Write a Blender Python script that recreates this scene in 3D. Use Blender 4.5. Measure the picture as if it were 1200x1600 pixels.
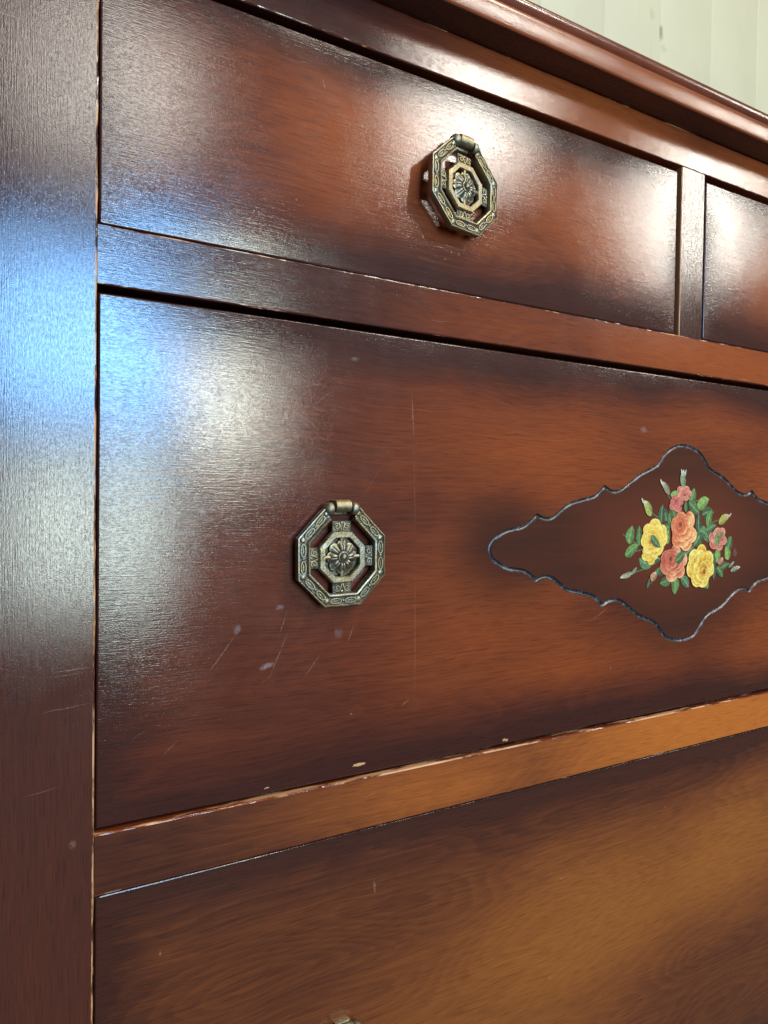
import bpy, bmesh, math, random
from mathutils import Matrix, Vector, noise
from mathutils.kdtree import KDTree
from mathutils.geometry import delaunay_2d_cdt

for o in list(bpy.data.objects):
    bpy.data.objects.remove(o)
S = bpy.context.scene
COL = S.collection
MM = 0.001

# ------------------------------------------------------------------ camera
cam_d = bpy.data.cameras.new('camera')
cam_d.sensor_fit = 'VERTICAL'
cam_d.sensor_height = 36.0
cam_d.sensor_width = 27.0
cam_d.lens = 36.0 * 1155.0 / 1600.0
cam_d.clip_start = 0.01
cam_d.clip_end = 50.0
cam = bpy.data.objects.new('camera', cam_d)
COL.objects.link(cam)
right = Vector((0.85570814, -0.51728273, 0.01349614))
down = Vector((0.00134404, -0.02385964, -0.99971441))
fwd = Vector((0.51745702, 0.85548191, -0.01972164))
m3 = Matrix((right, -down, -fwd)).transposed()
cam.matrix_world = Matrix.Translation((-0.17780111, -0.33595194, 0.03015763)) @ m3.to_4x4()
S.camera = cam

# ------------------------------------------------------------------ room light
W = bpy.data.worlds.new('World')
S.world = W
W.use_nodes = True
bg = W.node_tree.nodes['Background']
bg.inputs[0].default_value = (1.0, 0.86, 0.72, 1)
bg.inputs[1].default_value = 0.13


def area(name, loc, target, sx, sy, power, col):
    l = bpy.data.lights.new(name, 'AREA')
    l.shape = 'RECTANGLE'
    l.size = sx
    l.size_y = sy
    l.energy = power
    l.color = col
    o = bpy.data.objects.new(name, l)
    COL.objects.link(o)
    o.location = loc
    d = Vector(target) - Vector(loc)
    o.rotation_euler = d.to_track_quat('-Z', 'Y').to_euler()
    return o


area('window_light', (0.16, -2.0, 0.49), (0.1, 0, 0.1), 0.54, 0.46, 32.0, (0.22, 0.53, 1.0))
area('doorway_light', (0.60, -2.0, 0.36), (0.1, 0, 0.1), 0.18, 0.44, 9.0, (0.92, 1.0, 0.86))
area('doorway_light_low', (0.18, -2.0, -0.06), (0.1, 0, 0.1), 0.40, 0.46, 11.0, (0.84, 1.0, 0.94))
area('ceiling_light_near', (1.62, -2.0, 1.58), (0.1, 0, 0.1), 0.32, 0.50, 21.0, (1.0, 0.95, 0.84))
area('ceiling_light_far', (3.05, -2.0, 1.52), (0.1, 0, 0.1), 0.24, 0.70, 22.0, (1.0, 0.95, 0.84))
area('ceiling_light_left', (0.24, -2.0, 1.26), (0.1, 0, 0.1), 0.46, 0.46, 8.0, (1.0, 0.94, 0.84))
area('added_fill_overhead', (1.2, -1.3, 2.3), (0.2, 0, 0.0), 0.9, 0.6, 46.0, (1.0, 0.90, 0.74))  # unseen lamp added to lift diffuse light, set too high to mirror in the fronts

S.view_settings.view_transform = 'Standard'
S.view_settings.look = 'None'
S.view_settings.exposure = 0.0
S.view_settings.gamma = 1.0
S.view_settings.use_curve_mapping = False

# ------------------------------------------------------------------ node helpers


class NT:
    def __init__(s, name):
        s.m = bpy.data.materials.new(name)
        s.m.use_nodes = True
        s.t = s.m.node_tree
        s.n = s.t.nodes
        s.n.clear()
        s.out = s.n.new('ShaderNodeOutputMaterial')
        s.b = s.n.new('ShaderNodeBsdfPrincipled')
        s.link(s.b.outputs[0], s.out.inputs[0])
        s.tc = s.n.new('ShaderNodeTexCoord').outputs['Object']

    def link(s, a, b):
        s.t.links.new(a, b)

    def put(s, sock, v):
        if isinstance(v, (int, float)):
            sock.default_value = v
        elif isinstance(v, (tuple, list)):
            sock.default_value = tuple(v) + ((1,) if len(v) == 3 and sock.type == 'RGBA' else ())
        else:
            s.link(v, sock)

    def math(s, op, a, b=None, c=None, clamp=False):
        n = s.n.new('ShaderNodeMath')
        n.operation = op
        n.use_clamp = clamp
        for i, v in enumerate((a, b, c)):
            if v is not None:
                s.put(n.inputs[i], v)
        return n.outputs[0]

    def vmath(s, op, a, b=None):
        n = s.n.new('ShaderNodeVectorMath')
        n.operation = op
        s.put(n.inputs[0], a)
        if b is not None:
            s.put(n.inputs[1], b)
        return n.outputs['Value'] if op in ('LENGTH', 'DISTANCE', 'DOT_PRODUCT') else n.outputs[0]

    def mapping(s, v, loc=(0, 0, 0), rot=(0, 0, 0), sc=(1, 1, 1), typ='POINT'):
        n = s.n.new('ShaderNodeMapping')
        n.vector_type = typ
        s.put(n.inputs['Vector'], v)
        if typ != 'VECTOR':
            n.inputs['Location'].default_value = loc
        n.inputs['Rotation'].default_value = rot
        n.inputs['Scale'].default_value = sc
        return n.outputs[0]

    def noise(s, v, scale=1.0, detail=2.0, rough=0.5, dist=0.0, color=False):
        n = s.n.new('ShaderNodeTexNoise')
        s.put(n.inputs['Vector'], v)
        n.inputs['Scale'].default_value = scale
        n.inputs['Detail'].default_value = detail
        n.inputs['Roughness'].default_value = rough
        n.inputs['Distortion'].default_value = dist
        return n.outputs['Color' if color else 'Fac']

    def ramp(s, v, a, b, to0=0.0, to1=1.0, smooth=True):
        n = s.n.new('ShaderNodeMapRange')
        n.interpolation_type = 'SMOOTHSTEP' if smooth else 'LINEAR'
        s.put(n.inputs['Value'], v)
        n.inputs['From Min'].default_value = a
        n.inputs['From Max'].default_value = b
        n.inputs['To Min'].default_value = to0
        n.inputs['To Max'].default_value = to1
        return n.outputs['Result']

    def mix(s, f, a, b, blend='MIX'):
        n = s.n.new('ShaderNodeMix')
        n.data_type = 'RGBA'
        n.blend_type = blend
        s.put(n.inputs[0], f)
        s.put(n.inputs[6], a)
        s.put(n.inputs[7], b)
        return n.outputs[2]

    def ellipse(s, v, cx, cz, rx, rz, rot=0.0, soft=0.0):
        """1 inside an ellipse of the xz plane (mm), 0 outside; soft = inner edge of the fade"""
        mp = s.mapping(v, (cx * MM, 0, cz * MM), (0, -math.radians(rot), 0), (rx * MM, 1, rz * MM), 'TEXTURE')
        return s.ramp(s.vmath('LENGTH', mp), soft, 1.0, 1.0, 0.0)

    def maxi(s, lst):
        r = lst[0]
        for q in lst[1:]:
            r = s.math('MAXIMUM', r, q)
        return r

    def bump(s, h, strength, dist, normal=None):
        n = s.n.new('ShaderNodeBump')
        n.inputs['Strength'].default_value = strength
        n.inputs['Distance'].default_value = dist
        s.put(n.inputs['Height'], h)
        if normal is not None:
            s.put(n.inputs['Normal'], normal)
        return n.outputs[0]


DARK = (0.022, 0.0068, 0.0064)
MID = (0.108, 0.0215, 0.0080)
LIGHT = (0.250, 0.053, 0.0100)
GOLD = (0.262, 0.084, 0.0150)


def wood(name, vertical=False, rect=None, edge=45, bursts=(), light=LIGHT, mid=MID, dark=DARK, base=0.0,
         pale=(), bare=(), scratch=(), worn=False, bare_noise=None, inside=False, rough=0.115, speck=True,
         swirls=(), rings=0.09):
    """toned, lacquered mahogany veneer; coordinates are the chest's own, in metres"""
    t = NT(name)
    flat = t.vmath('MULTIPLY', t.tc, (1, 1, 1))
    p2 = t.vmath('MULTIPLY', t.tc, (1, 0, 1))
    warp = t.noise(p2, 9.0, 1, 0.5, color=True)
    warp = t.vmath('SUBTRACT', warp, (0.5, 0.5, 0.5))
    soft = t.vmath('ADD', p2, t.vmath('MULTIPLY', warp, (0.06, 0, 0.028)))
    soft = t.vmath('MULTIPLY', soft, (1, 0, 1))
    # --- toned burst
    tone = None
    if rect:
        x0, x1, z0, z1 = rect
        sx = t.n.new('ShaderNodeSeparateXYZ')
        t.link(soft, sx.inputs[0])
        X, Z = sx.outputs[0], sx.outputs[2]
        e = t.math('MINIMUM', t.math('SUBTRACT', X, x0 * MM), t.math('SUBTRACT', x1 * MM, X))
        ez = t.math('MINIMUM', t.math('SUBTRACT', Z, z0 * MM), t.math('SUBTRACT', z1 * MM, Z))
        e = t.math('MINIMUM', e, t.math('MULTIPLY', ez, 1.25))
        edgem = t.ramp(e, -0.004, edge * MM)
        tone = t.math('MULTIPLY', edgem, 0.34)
        band = t.ramp(t.math('MINIMUM', ez, t.math('MULTIPLY', e, 1.5)), -0.002, 0.018)
    if bursts:
        bl = []
        for (cx, cz, rx, rz, rot, amp) in bursts:
            bl.append(t.math('MULTIPLY', t.ellipse(soft, cx, cz, rx, rz, rot, 0.05), amp))
        bm = t.maxi(bl)
        tone = bm if tone is None else t.math('ADD', t.math('MULTIPLY', tone, 0.85), t.math('MULTIPLY', bm, edgem))
    if tone is None:
        tone = t.noise(t.mapping(flat, sc=(2.5, 2.5, 2.5)), 1.0, 3, 0.5)
        tone = t.ramp(tone, 0.30, 0.72, 0.0, 0.5)
    tone = t.math('ADD', tone, base)
    if rect:
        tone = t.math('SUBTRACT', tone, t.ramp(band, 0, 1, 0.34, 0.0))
    # --- grain
    if vertical:
        ax = lambda a, b: (b, b, a)
    else:
        ax = lambda a, b: (a, b, b)
    gw = t.vmath('ADD', flat, t.vmath('MULTIPLY', warp, (0.0, 0.0, 0.012) if not vertical else (0.008, 0, 0)))
    g1 = t.noise(t.mapping(gw, sc=ax(5, 95)), 1.0, 4, 0.6)
    g2 = t.noise(t.mapping(gw, sc=ax(13, 560)), 1.0, 3, 0.65)
    g3 = t.noise(t.mapping(gw, sc=ax(65, 2000)), 1.0, 2, 0.6)
    fig = t.math('ADD', t.math('MULTIPLY', t.math('SUBTRACT', g1, 0.5), 0.40),
                 t.math('MULTIPLY', t.math('SUBTRACT', g2, 0.5), 0.60))
    blot = t.noise(t.mapping(flat, sc=(22, 22, 30)), 1.0, 4, 0.6)
    fig = t.math('ADD', fig, t.math('MULTIPLY', t.math('SUBTRACT', blot, 0.5), 0.30))
    # growth rings sliced by the veneer knife: contour lines of a slow field
    cf = t.noise(t.mapping(gw, sc=ax(4.5, 20)), 1.0, 1, 0.4)
    fr = t.math('FRACT', t.math('ADD', t.math('MULTIPLY', cf, 26.0), t.math('MULTIPLY', g2, 0.7)))
    ringl = t.math('MULTIPLY', t.ramp(fr, 0.0, 0.75), t.ramp(fr, 1.0, 0.86))
    fig = t.math('SUBTRACT', fig, t.math('MULTIPLY', t.math('SUBTRACT', ringl, 0.4), rings))
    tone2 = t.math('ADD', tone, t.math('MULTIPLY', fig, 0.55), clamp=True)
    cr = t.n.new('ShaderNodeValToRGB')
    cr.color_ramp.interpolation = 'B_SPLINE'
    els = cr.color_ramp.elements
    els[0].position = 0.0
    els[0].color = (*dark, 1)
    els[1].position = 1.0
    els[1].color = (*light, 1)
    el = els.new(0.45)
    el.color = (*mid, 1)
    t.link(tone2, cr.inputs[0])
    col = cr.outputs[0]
    pores = t.ramp(g3, 0.52, 0.66)
    col = t.mix(t.math('MULTIPLY', pores, 0.42), col, (0.30, 0.24, 0.22), 'MULTIPLY')
    col = t.mix(t.ramp(g3, 0.46, 0.30, 0.0, 0.22), col, (1.6, 1.5, 1.4), 'MULTIPLY')
    if inside:       # darker toned field of the medallion
        at = t.n.new('ShaderNodeAttribute')
        at.attribute_name = 'field'
        f = at.outputs['Fac']
        # dark shading sprayed round the medallion's left and right points
        halo = t.maxi([t.ellipse(soft, 274 - 160, 0, 70, 52, 0, 0.15), t.ellipse(soft, 274 + 160, 0, 70, 52, 0, 0.15),
                       t.math('MULTIPLY', t.ellipse(soft, 274, -48, 120, 46, 0, 0.1), 0.55)])
        col = t.mix(t.math('MULTIPLY', halo, 0.80), col, (0.014, 0.0055, 0.005))
        red = t.ellipse(soft, 276, 4, 120, 60, 0, 0.2)
        fld = t.mix(red, (0.040, 0.0115, 0.0065), (0.110, 0.024, 0.0100))
        fld = t.mix(t.ramp(g1, 0.35, 0.7, 0.0, 0.5), fld, (0.075, 0.017, 0.008))
        col = t.mix(f, col, fld)
    # --- wear
    brk = t.noise(flat, 900.0, 3, 0.6)
    wv = t.vmath('ADD', p2, t.vmath('MULTIPLY', t.vmath('SUBTRACT', t.noise(p2, 260, 2, 0.5, color=True), (0.5, 0.5, 0.5)), (0.0035, 0, 0.0035)))
    wv = t.vmath('MULTIPLY', wv, (1, 0, 1))
    wv2 = t.vmath('ADD', t.vmath('MULTIPLY', p2, (0.75, 0, 0.75)), t.vmath('MULTIPLY', wv, (0.25, 0, 0.25)))
    rgh = t.ramp(t.noise(flat, 24, 4, 0.65), 0.3, 0.7, rough - 0.025, rough + 0.045)
    raised = None
    if pale:
        pm = t.maxi([t.math('MULTIPLY', t.ellipse(wv, *a[:5], 0.35), a[5] * 0.48) for a in pale])
        pm = t.math('MULTIPLY', pm, t.ramp(brk, 0.30, 0.6, 0.35, 1.0))
        col = t.mix(pm, col, (0.36, 0.31, 0.32))
    if scratch:
        sm = t.maxi([t.math('MULTIPLY', t.ellipse(wv2, *a[:5], 0.2), a[5] * 0.36) for a in scratch])
        sm = t.math('MULTIPLY', sm, t.ramp(brk, 0.36, 0.52))
        col = t.mix(sm, col, (0.50, 0.36, 0.25))
    if speck:
        v = t.n.new('ShaderNodeTexVoronoi')
        v.inputs['Scale'].default_value = 38.0
        t.link(flat, v.inputs['Vector'])
        rr = t.n.new('ShaderNodeSeparateColor')
        t.link(v.outputs['Color'], rr.inputs[0])
        on = t.math('MULTIPLY', t.math('GREATER_THAN', rr.outputs[0], 0.80), t.ramp(rr.outputs[1], 0, 1, 0.2, 1.0))
        d = t.math('DIVIDE', v.outputs['Distance'], t.ramp(rr.outputs[2], 0, 1, 0.010, 0.030))
        sp = t.math('MULTIPLY', t.ramp(d, 0.6, 1.0, 1.0, 0.0), on)
        col = t.mix(t.math('MULTIPLY', sp, 0.8), col, (0.50, 0.38, 0.28))
        # stray hairline scratches, in two directions
        for (rot, th) in ((38, 0.80), (-52, 0.81)):
            hv = t.mapping(p2, rot=(0, math.radians(rot), 0), sc=(14, 1, 420))
            hs = t.ramp(t.noise(hv, 1.0, 1, 0.4), th, th + 0.03)
            col = t.mix(t.math('MULTIPLY', hs, 0.25), col, (0.42, 0.30, 0.22))
    if bare or worn:
        ms = []
        if bare:
            ms.append(t.maxi([t.math('MULTIPLY', t.ellipse(wv, *a[:5], 0.75), a[5]) for a in bare]))
        if worn:
            wn = t.noise(t.mapping(flat, sc=ax(30, 200)), 1.0, 4, 0.65)
            lo, hi = bare_noise or (0.50, 0.58)
            ms.append(t.ramp(wn, lo, hi))
        bmk = t.maxi(ms)
        raw = t.mix(t.noise(t.mapping(flat, sc=ax(60, 900)), 1.0, 3, 0.6), (0.40, 0.16, 0.055), (0.58, 0.33, 0.17))
        col = t.mix(bmk, col, raw)
        rgh = t.math('ADD', rgh, t.math('MULTIPLY', bmk, 0.3))
    # --- lacquer
    pebble = t.noise(flat, 2100.0, 1, 0.5)
    gb = t.noise(t.mapping(flat, sc=ax(90, 2100)), 1.0, 1, 0.6)
    h = t.math('ADD', t.math('MULTIPLY', gb, 0.80), t.math('MULTIPLY', pebble, 0.80))
    nrm = t.bump(h, 1.0, 0.000042)
    b = t.b
    t.put(b.inputs['Base Color'], col)
    b.inputs['Roughness'].default_value = 0.55
    b.inputs['Specular IOR Level'].default_value = 0.06
    pit = t.noise(t.mapping(flat, sc=ax(520, 1250)), 1.0, 3, 0.8)      # pinholes and open grain in the lacquer
    t.put(b.inputs['Coat Weight'], t.ramp(pit, 0.34, 0.62, 0.50, 1.0))
    b.inputs['Coat IOR'].default_value = 1.60
    t.put(b.inputs['Coat Roughness'], rgh)
    t.put(b.inputs['Normal'], nrm)
    t.put(b.inputs['Coat Normal'], nrm)
    return t.m


def plain(name, col, rough=0.8, noise_amt=0.15, scale=30.0):
    t = NT(name)
    n = t.noise(t.tc, scale, 4, 0.6)
    c = t.mix(t.ramp(n, 0.3, 0.7, 0.0, noise_amt), col, tuple(c * 0.4 for c in col))
    t.put(t.b.inputs['Base Color'], c)
    t.b.inputs['Roughness'].default_value = rough
    return t.m


def metal(name='aged_brass', lo=0.46):
    t = NT(name)
    g = t.n.new('ShaderNodeNewGeometry')
    v = t.tc
    n1 = t.noise(v, 220, 4, 0.65)
    n2 = t.noise(v, 900, 3, 0.6)
    n3 = t.noise(v, 90, 3, 0.6)
    cav = t.ramp(g.outputs['Pointiness'], 0.46, 0.54)
    pat = t.math('ADD', t.math('MULTIPLY', cav, 0.65), t.math('MULTIPLY', n1, 0.55), clamp=True)
    pat = t.ramp(pat, lo, lo + 0.40)
    brass = t.mix(t.ramp(n3, 0.38, 0.62), (0.27, 0.22, 0.12), (0.245, 0.23, 0.175))
    tarn = t.mix(t.ramp(n2, 0.35, 0.65), (0.045, 0.040, 0.030), (0.13, 0.12, 0.085))
    col = t.mix(pat, tarn, brass)
    verd = t.math('MULTIPLY', t.ramp(t.noise(v, 330, 3, 0.6), 0.60, 0.70), 0.5)
    col = t.mix(verd, col, (0.28, 0.36, 0.28))
    t.put(t.b.inputs['Base Color'], col)
    t.put(t.b.inputs['Metallic'], t.ramp(pat, 0.0, 0.6, 0.55, 0.95))
    t.put(t.b.inputs['Roughness'], t.ramp(n1, 0.3, 0.7, 0.34, 0.58))
    t.put(t.b.inputs['Normal'], t.bump(t.math('ADD', n2, t.math('MULTIPLY', n1, 1.5)), 0.7, 0.00022))
    return t.m


def dark_metal():
    t = NT('tarnished_brass')
    n = t.noise(t.tc, 400, 4, 0.6)
    t.put(t.b.inputs['Base Color'], t.mix(t.ramp(n, 0.35, 0.7), (0.03, 0.027, 0.022), (0.16, 0.14, 0.10)))
    t.b.inputs['Metallic'].default_value = 0.8
    t.b.inputs['Roughness'].default_value = 0.5
    t.put(t.b.inputs['Normal'], t.bump(n, 0.6, 0.0003))
    return t.m


def print_mat():
    t = NT('transfer_print')
    at = t.n.new('ShaderNodeAttribute')
    at.attribute_name = 'ink'
    n = t.noise(t.tc, 700, 3, 0.6)
    c = t.mix(t.ramp(n, 0.3, 0.75, 0.0, 0.45), at.outputs['Color'], (0.55, 0.5, 0.45), 'MULTIPLY')
    crack = t.ramp(t.noise(t.mapping(t.tc, sc=(300, 300, 1500)), 1.0, 3, 0.6), 0.64, 0.70)
    c = t.mix(t.math('MULTIPLY', crack, 0.7), c, (0.05, 0.02, 0.012))
    t.put(t.b.inputs['Base Color'], c)
    t.b.inputs['Roughness'].default_value = 0.5
    t.b.inputs['Coat Weight'].default_value = 0.7
    t.b.inputs['Coat Roughness'].default_value = 0.3
    t.put(t.b.inputs['Normal'], t.bump(n, 0.5, 0.00008))
    return t.m


# ------------------------------------------------------------------ object helpers


def mesh_obj(name, verts, faces, mats, parent=None, smooth=True, midx=None, loc=None):
    me = bpy.data.meshes.new(name)
    me.from_pydata([tuple(v) for v in verts], [], faces)
    for m in (mats if isinstance(mats, (list, tuple)) else [mats]):
        me.materials.append(m)
    if smooth:
        me.polygons.foreach_set('use_smooth', [True] * len(me.polygons))
    if midx:
        me.polygons.foreach_set('material_index', midx)
    me.update()
    o = bpy.data.objects.new(name, me)
    COL.objects.link(o)
    if parent is not None:
        o.parent = parent
        o.location = loc if loc is not None else (-parent.location if parent.parent is None else (0, 0, 0))
    return o


def tag(o, label=None, cat=None, group=None, kind=None):
    for k, v in (('label', label), ('category', cat), ('group', group), ('kind', kind)):
        if v:
            o[k] = v


def rrect(a0, a1, b0, b1, r, seg=3):
    """rounded rectangle (a, b), counter-clockwise; returns points and per-edge flag (1 = corner edge)"""
    pts, fl = [], []
    for (cx, cz, st) in ((a1 - r, b1 - r, 0), (a0 + r, b1 - r, 90), (a0 + r, b0 + r, 180), (a1 - r, b0 + r, 270)):
        for i in range(seg + 1):
            an = math.radians(st + 90 * i / seg)
            pts.append((cx + r * math.cos(an), cz + r * math.sin(an)))
            fl.append(1 if i < seg else 0)
    return pts, fl


def extrude(name, prof, flags, axis, c0, c1, mats, parent, step=6.0, jitter=0.0, seed=0, sharp=25, arc=None):
    """sweep a closed profile along x (profile in y, z) or z (profile in x, y), all in mm"""
    n = max(2, int(abs(c1 - c0) / step))
    P = len(prof)
    V, F, MI = [], [], []
    flags_arc = [arc is not None and arc[j] and arc[j - 1] for j in range(P)]
    for i in range(n + 1):
        c = c0 + (c1 - c0) * i / n
        for j, (a, b) in enumerate(prof):
            if axis == 'x':
                v = Vector((c, a, b))
            else:
                v = Vector((a, b, c))
            if jitter and flags_arc[j]:
                q = Vector((c * 0.11 + seed * 7.3, j * 3.1, seed))
                k = noise.noise(q) * jitter + noise.noise(q * 3.7) * jitter * 0.5
                w = noise.noise(q + Vector((91, 3, 7))) * jitter
                if axis == 'x':
                    v += Vector((0, k, w))
                else:
                    v += Vector((k, w, 0))
            V.append(v * MM)
    for i in range(n):
        for j in range(P):
            k = (j + 1) % P
            F.append((i * P + j, i * P + k, (i + 1) * P + k, (i + 1) * P + j))
            MI.append(flags[j])
    F.append(tuple(range(P - 1, -1, -1)))
    MI.append(0)
    F.append(tuple(n * P + j for j in range(P)))
    MI.append(0)
    o = mesh_obj(name, V, F, mats, parent, True, MI)
    bm = bmesh.new()
    bm.from_mesh(o.data)
    bmesh.ops.recalc_face_normals(bm, faces=bm.faces)
    bm.to_mesh(o.data)
    bm.free()
    o.data.set_sharp_from_angle(angle=math.radians(sharp))
    if arc is not None:      # flat faces stay flat, only the worn corners are rounded
        o.data.polygons.foreach_set('use_smooth', [bool(arc[k % P]) if k < n * P else False for k in range(len(o.data.polygons))])
    return o


# ------------------------------------------------------------------ the wall behind
def wall_paint():
    t = NT('wall_paint')
    n = t.noise(t.tc, 6, 4, 0.6)
    n2 = t.noise(t.mapping(t.tc, sc=(40, 40, 5)), 1.0, 4, 0.6)
    c = t.mix(t.ramp(n, 0.3, 0.7), (0.455, 0.455, 0.325), (0.425, 0.425, 0.31))
    c = t.mix(t.ramp(n2, 0.55, 0.8, 0.0, 0.35), c, (0.38, 0.38, 0.29))
    p2 = t.vmath('MULTIPLY', t.tc, (1, 0, 1))
    wv = t.vmath('ADD', p2, t.vmath('MULTIPLY', t.vmath('SUBTRACT', t.noise(p2, 60, 3, 0.6, color=True), (0.5, 0.5, 0.5)), (0.016, 0, 0.016)))
    wv = t.vmath('MULTIPLY', wv, (1, 0, 1))
    st = t.maxi([t.math('MULTIPLY', t.ellipse(wv, 820, 785, 7, 16, 0, 0.3), 0.85),
                 t.math('MULTIPLY', t.ellipse(wv, 797, 806, 8, 14, 0, 0.1), 0.22),
                 t.math('MULTIPLY', t.ellipse(wv, 826, 762, 8, 10, 0, 0.1), 0.25)])
    c = t.mix(st, c, (0.16, 0.16, 0.12))
    t.put(t.b.inputs['Base Color'], c)
    t.b.inputs['Roughness'].default_value = 0.55
    t.put(t.b.inputs['Normal'], t.bump(n2, 0.4, 0.001))
    return t.m


WALLP = wall_paint()
wall = mesh_obj('wall', [Vector(v) * MM for v in ((-1200, 485, -700), (2600, 485, -700), (2600, 485, 1900), (-1200, 485, 1900),
                                                  (-1200, 520, -700), (2600, 520, -700), (2600, 520, 1900), (-1200, 520, 1900))],
                [(0, 1, 2, 3), (5, 4, 7, 6), (0, 4, 5, 1), (3, 2, 6, 7), (1, 5, 6, 2), (4, 0, 3, 7)], WALLP, None, False)
tag(wall, kind='structure')
PITCH = 130.0
for i in range(-14, 14):
    x0 = 818.5 + i * PITCH
    xe = x0 + PITCH
    pr = [(xe, 484.5), (x0, 484.5), (x0, 471.6), (x0 + 1.6, 470.8), (x0 + 4.5, 470), (xe - 4.5, 470), (xe - 1.6, 470.8), (xe, 471.6)]
    fl = [0] * 8
    w = extrude('plank', pr, [0] * len(fl), 'z', -700, 1900, WALLP, wall, step=700, jitter=0.5, seed=i + 40)

# ------------------------------------------------------------------ the chest of drawers
root = bpy.data.objects.new('chest_of_drawers', None)
COL.objects.link(root)
root.location = (0.276, 0.22, -0.56)
root.empty_display_size = 0.1
tag(root, 'dark mahogany chest of drawers with octagonal brass pulls and a painted rose medallion', 'dresser')

XL, XR, CX = -119.3, 671.3, 276.0
D3B = -402.0

m_post = wood('post_mahogany', vertical=True, base=-0.06, light=MID, mid=(0.066, 0.018, 0.0105), dark=(0.030, 0.010, 0.0085),
              bare=[(-129.6, 192.2, 1.5, 3.2, 0, 0.0)],
              pale=[(-129.6, 192.6, 1.6, 3.6, 8, 0.5)],
              scratch=[(-136, 184, 9, 0.28, 4, 0.5), (-128, -45, 11, 0.30, 3, 0.8), (-131, -47, 10, 0.22, 3, 0.6),
                       (-131, -61, 13, 0.25, 5, 0.6), (-127, -9.5, 8, 0.22, 2, 0.7), (-128, 0.5, 9, 0.2, -2, 0.5),
                       (-124, -25, 7, 0.2, 0, 0.5), (-152, 168, 5, 0.3, 22, 0.5), (-124, 20, 6, 0.2, 3, 0.4),
                       (-133, 14, 10, 0.2, -3, 0.35), (-140, 60, 6, 0.2, 30, 0.3), (-127, 160, 7, 0.25, -38, 0.35),
                       (-128, 154, 7, 0.2, -38, 0.3), (-140, -95, 9, 0.25, 8, 0.4), (-128, -120, 2, 2.6, 0, 0.4)])
m_post_edge = wood('post_worn_edge', vertical=True, base=-0.05, light=MID, mid=(0.06, 0.016, 0.008), worn=True,
                   bare_noise=(0.44, 0.56), speck=False)
m_rail = wood('rail_mahogany', rect=(XL - 150, XR + 150, 0, 1), edge=1)if False else None
m_rail_top = wood('rail_mahogany_upper', bursts=[(330, 132, 330, 60, 0, 0.95), (120, 132, 150, 50, 0, 0.5)], base=0.06,
                  pale=[], scratch=[(60, 128, 8, 0.25, 3, 0.5), (300, 128, 12, 0.3, 2, 0.5), (340, 122, 10, 0.4, -1, 0.8)])
m_rail_low = wood('rail_mahogany_lower', bursts=[(330, -132, 340, 60, 0, 1.0), (60, -132, 150, 50, 0, 0.55)], base=0.10, light=(0.42, 0.118, 0.017),
                  mid=(0.15, 0.038, 0.012), scratch=[(20, -128, 6, 0.3, 10, 0.5)])
m_edge = wood('rail_worn_edge', base=0.10, worn=True, bare_noise=(0.53, 0.62), speck=False)
m_bare = wood('rail_bare_edge', base=0.15, worn=True, bare_noise=(0.47, 0.57), speck=False)
m_edge_lo = wood('rail_lower_edge', base=0.0, worn=True, bare_noise=(0.57, 0.62), speck=False)
m_frieze = wood('frieze_mahogany', bursts=[(190, 276, 210, 80, 0, 1.0), (390, 276, 190, 80, 0, 1.1)], base=0.06,
                scratch=[(120, 268, 3, 0.3, 0, 0.4)])
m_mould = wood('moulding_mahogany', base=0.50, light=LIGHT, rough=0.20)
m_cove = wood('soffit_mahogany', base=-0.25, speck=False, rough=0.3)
m_top = wood('top_mahogany', base=0.14, rough=0.16)
m_div = wood('divider_mahogany', vertical=True, base=-0.12)
m_side = wood('side_mahogany', vertical=True, base=0.0, speck=False)
m_raw = plain('unfinished_wood', (0.20, 0.12, 0.06))
m_black = plain('blackened_wood', (0.012, 0.008, 0.006), 0.9)

# corner posts
for (a, b, sd) in ((XL - 66, XL, 1), (XR, XR + 66, 2)):
    pr, fl = rrect(a, b, 0.0, 60, 0.9, 3)
    extrude('corner_post', pr, fl, 'z', -560, 287.4, [m_post, m_post_edge], root, step=3.0, jitter=0.35, seed=sd, arc=fl)


def rail(name, z0, z1, mats, flagsmode, seed, y0=0.5, jit=0.26):
    pr, fl = rrect(y0, 24, z0, z1, 0.75, 3)
    # edges 0..: corner (y1,z1), (y0,z1), (y0,z0), (y1,z0); front-top corner = 4..6, top face = 3, front-bottom = 8..10
    fl2 = [0] * len(fl)
    for j in range(4, 7):
        fl2[j] = 1
    if 'top' in flagsmode:
        fl2[3] = 1
    for j in range(8, 11):
        fl2[j] = 2
    return extrude(name, pr, fl2, 'x', XL + 0.15, XR - 0.15, mats, root, step=2.5, jitter=jit, seed=seed, arc=fl)


rail('rail', 120.0, 145.6, [m_rail_top, m_edge, m_edge_lo], '', 5)
rail('rail', -145.6, -118.3, [m_rail_low, m_bare, m_edge_lo], 'top', 6)
rail('rail', D3B - 30, D3B - 2, [m_rail_low, m_bare, m_edge_lo], 'top', 7)
rail('frieze', 262.0, 287.5, [m_frieze, m_edge_lo, m_edge_lo], '', 8)
# divider between the two small drawers
pr, fl = rrect(CX - 12.2, CX + 12.8, 0.9, 40, 0.7, 3)
fl2 = [0] * len(fl)
for j in range(8, 11):
    fl2[j] = 1
fl2[7] = 2
m_div_side = wood('divider_bare_side', vertical=True, base=0.3, worn=True, bare_noise=(0.05, 0.25), speck=False)
extrude('divider', pr, fl2, 'z', 145.4, 262.2, [m_div, m_div_side, m_div_side], root, step=2.5, jitter=0.2, seed=9, arc=fl)

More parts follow.
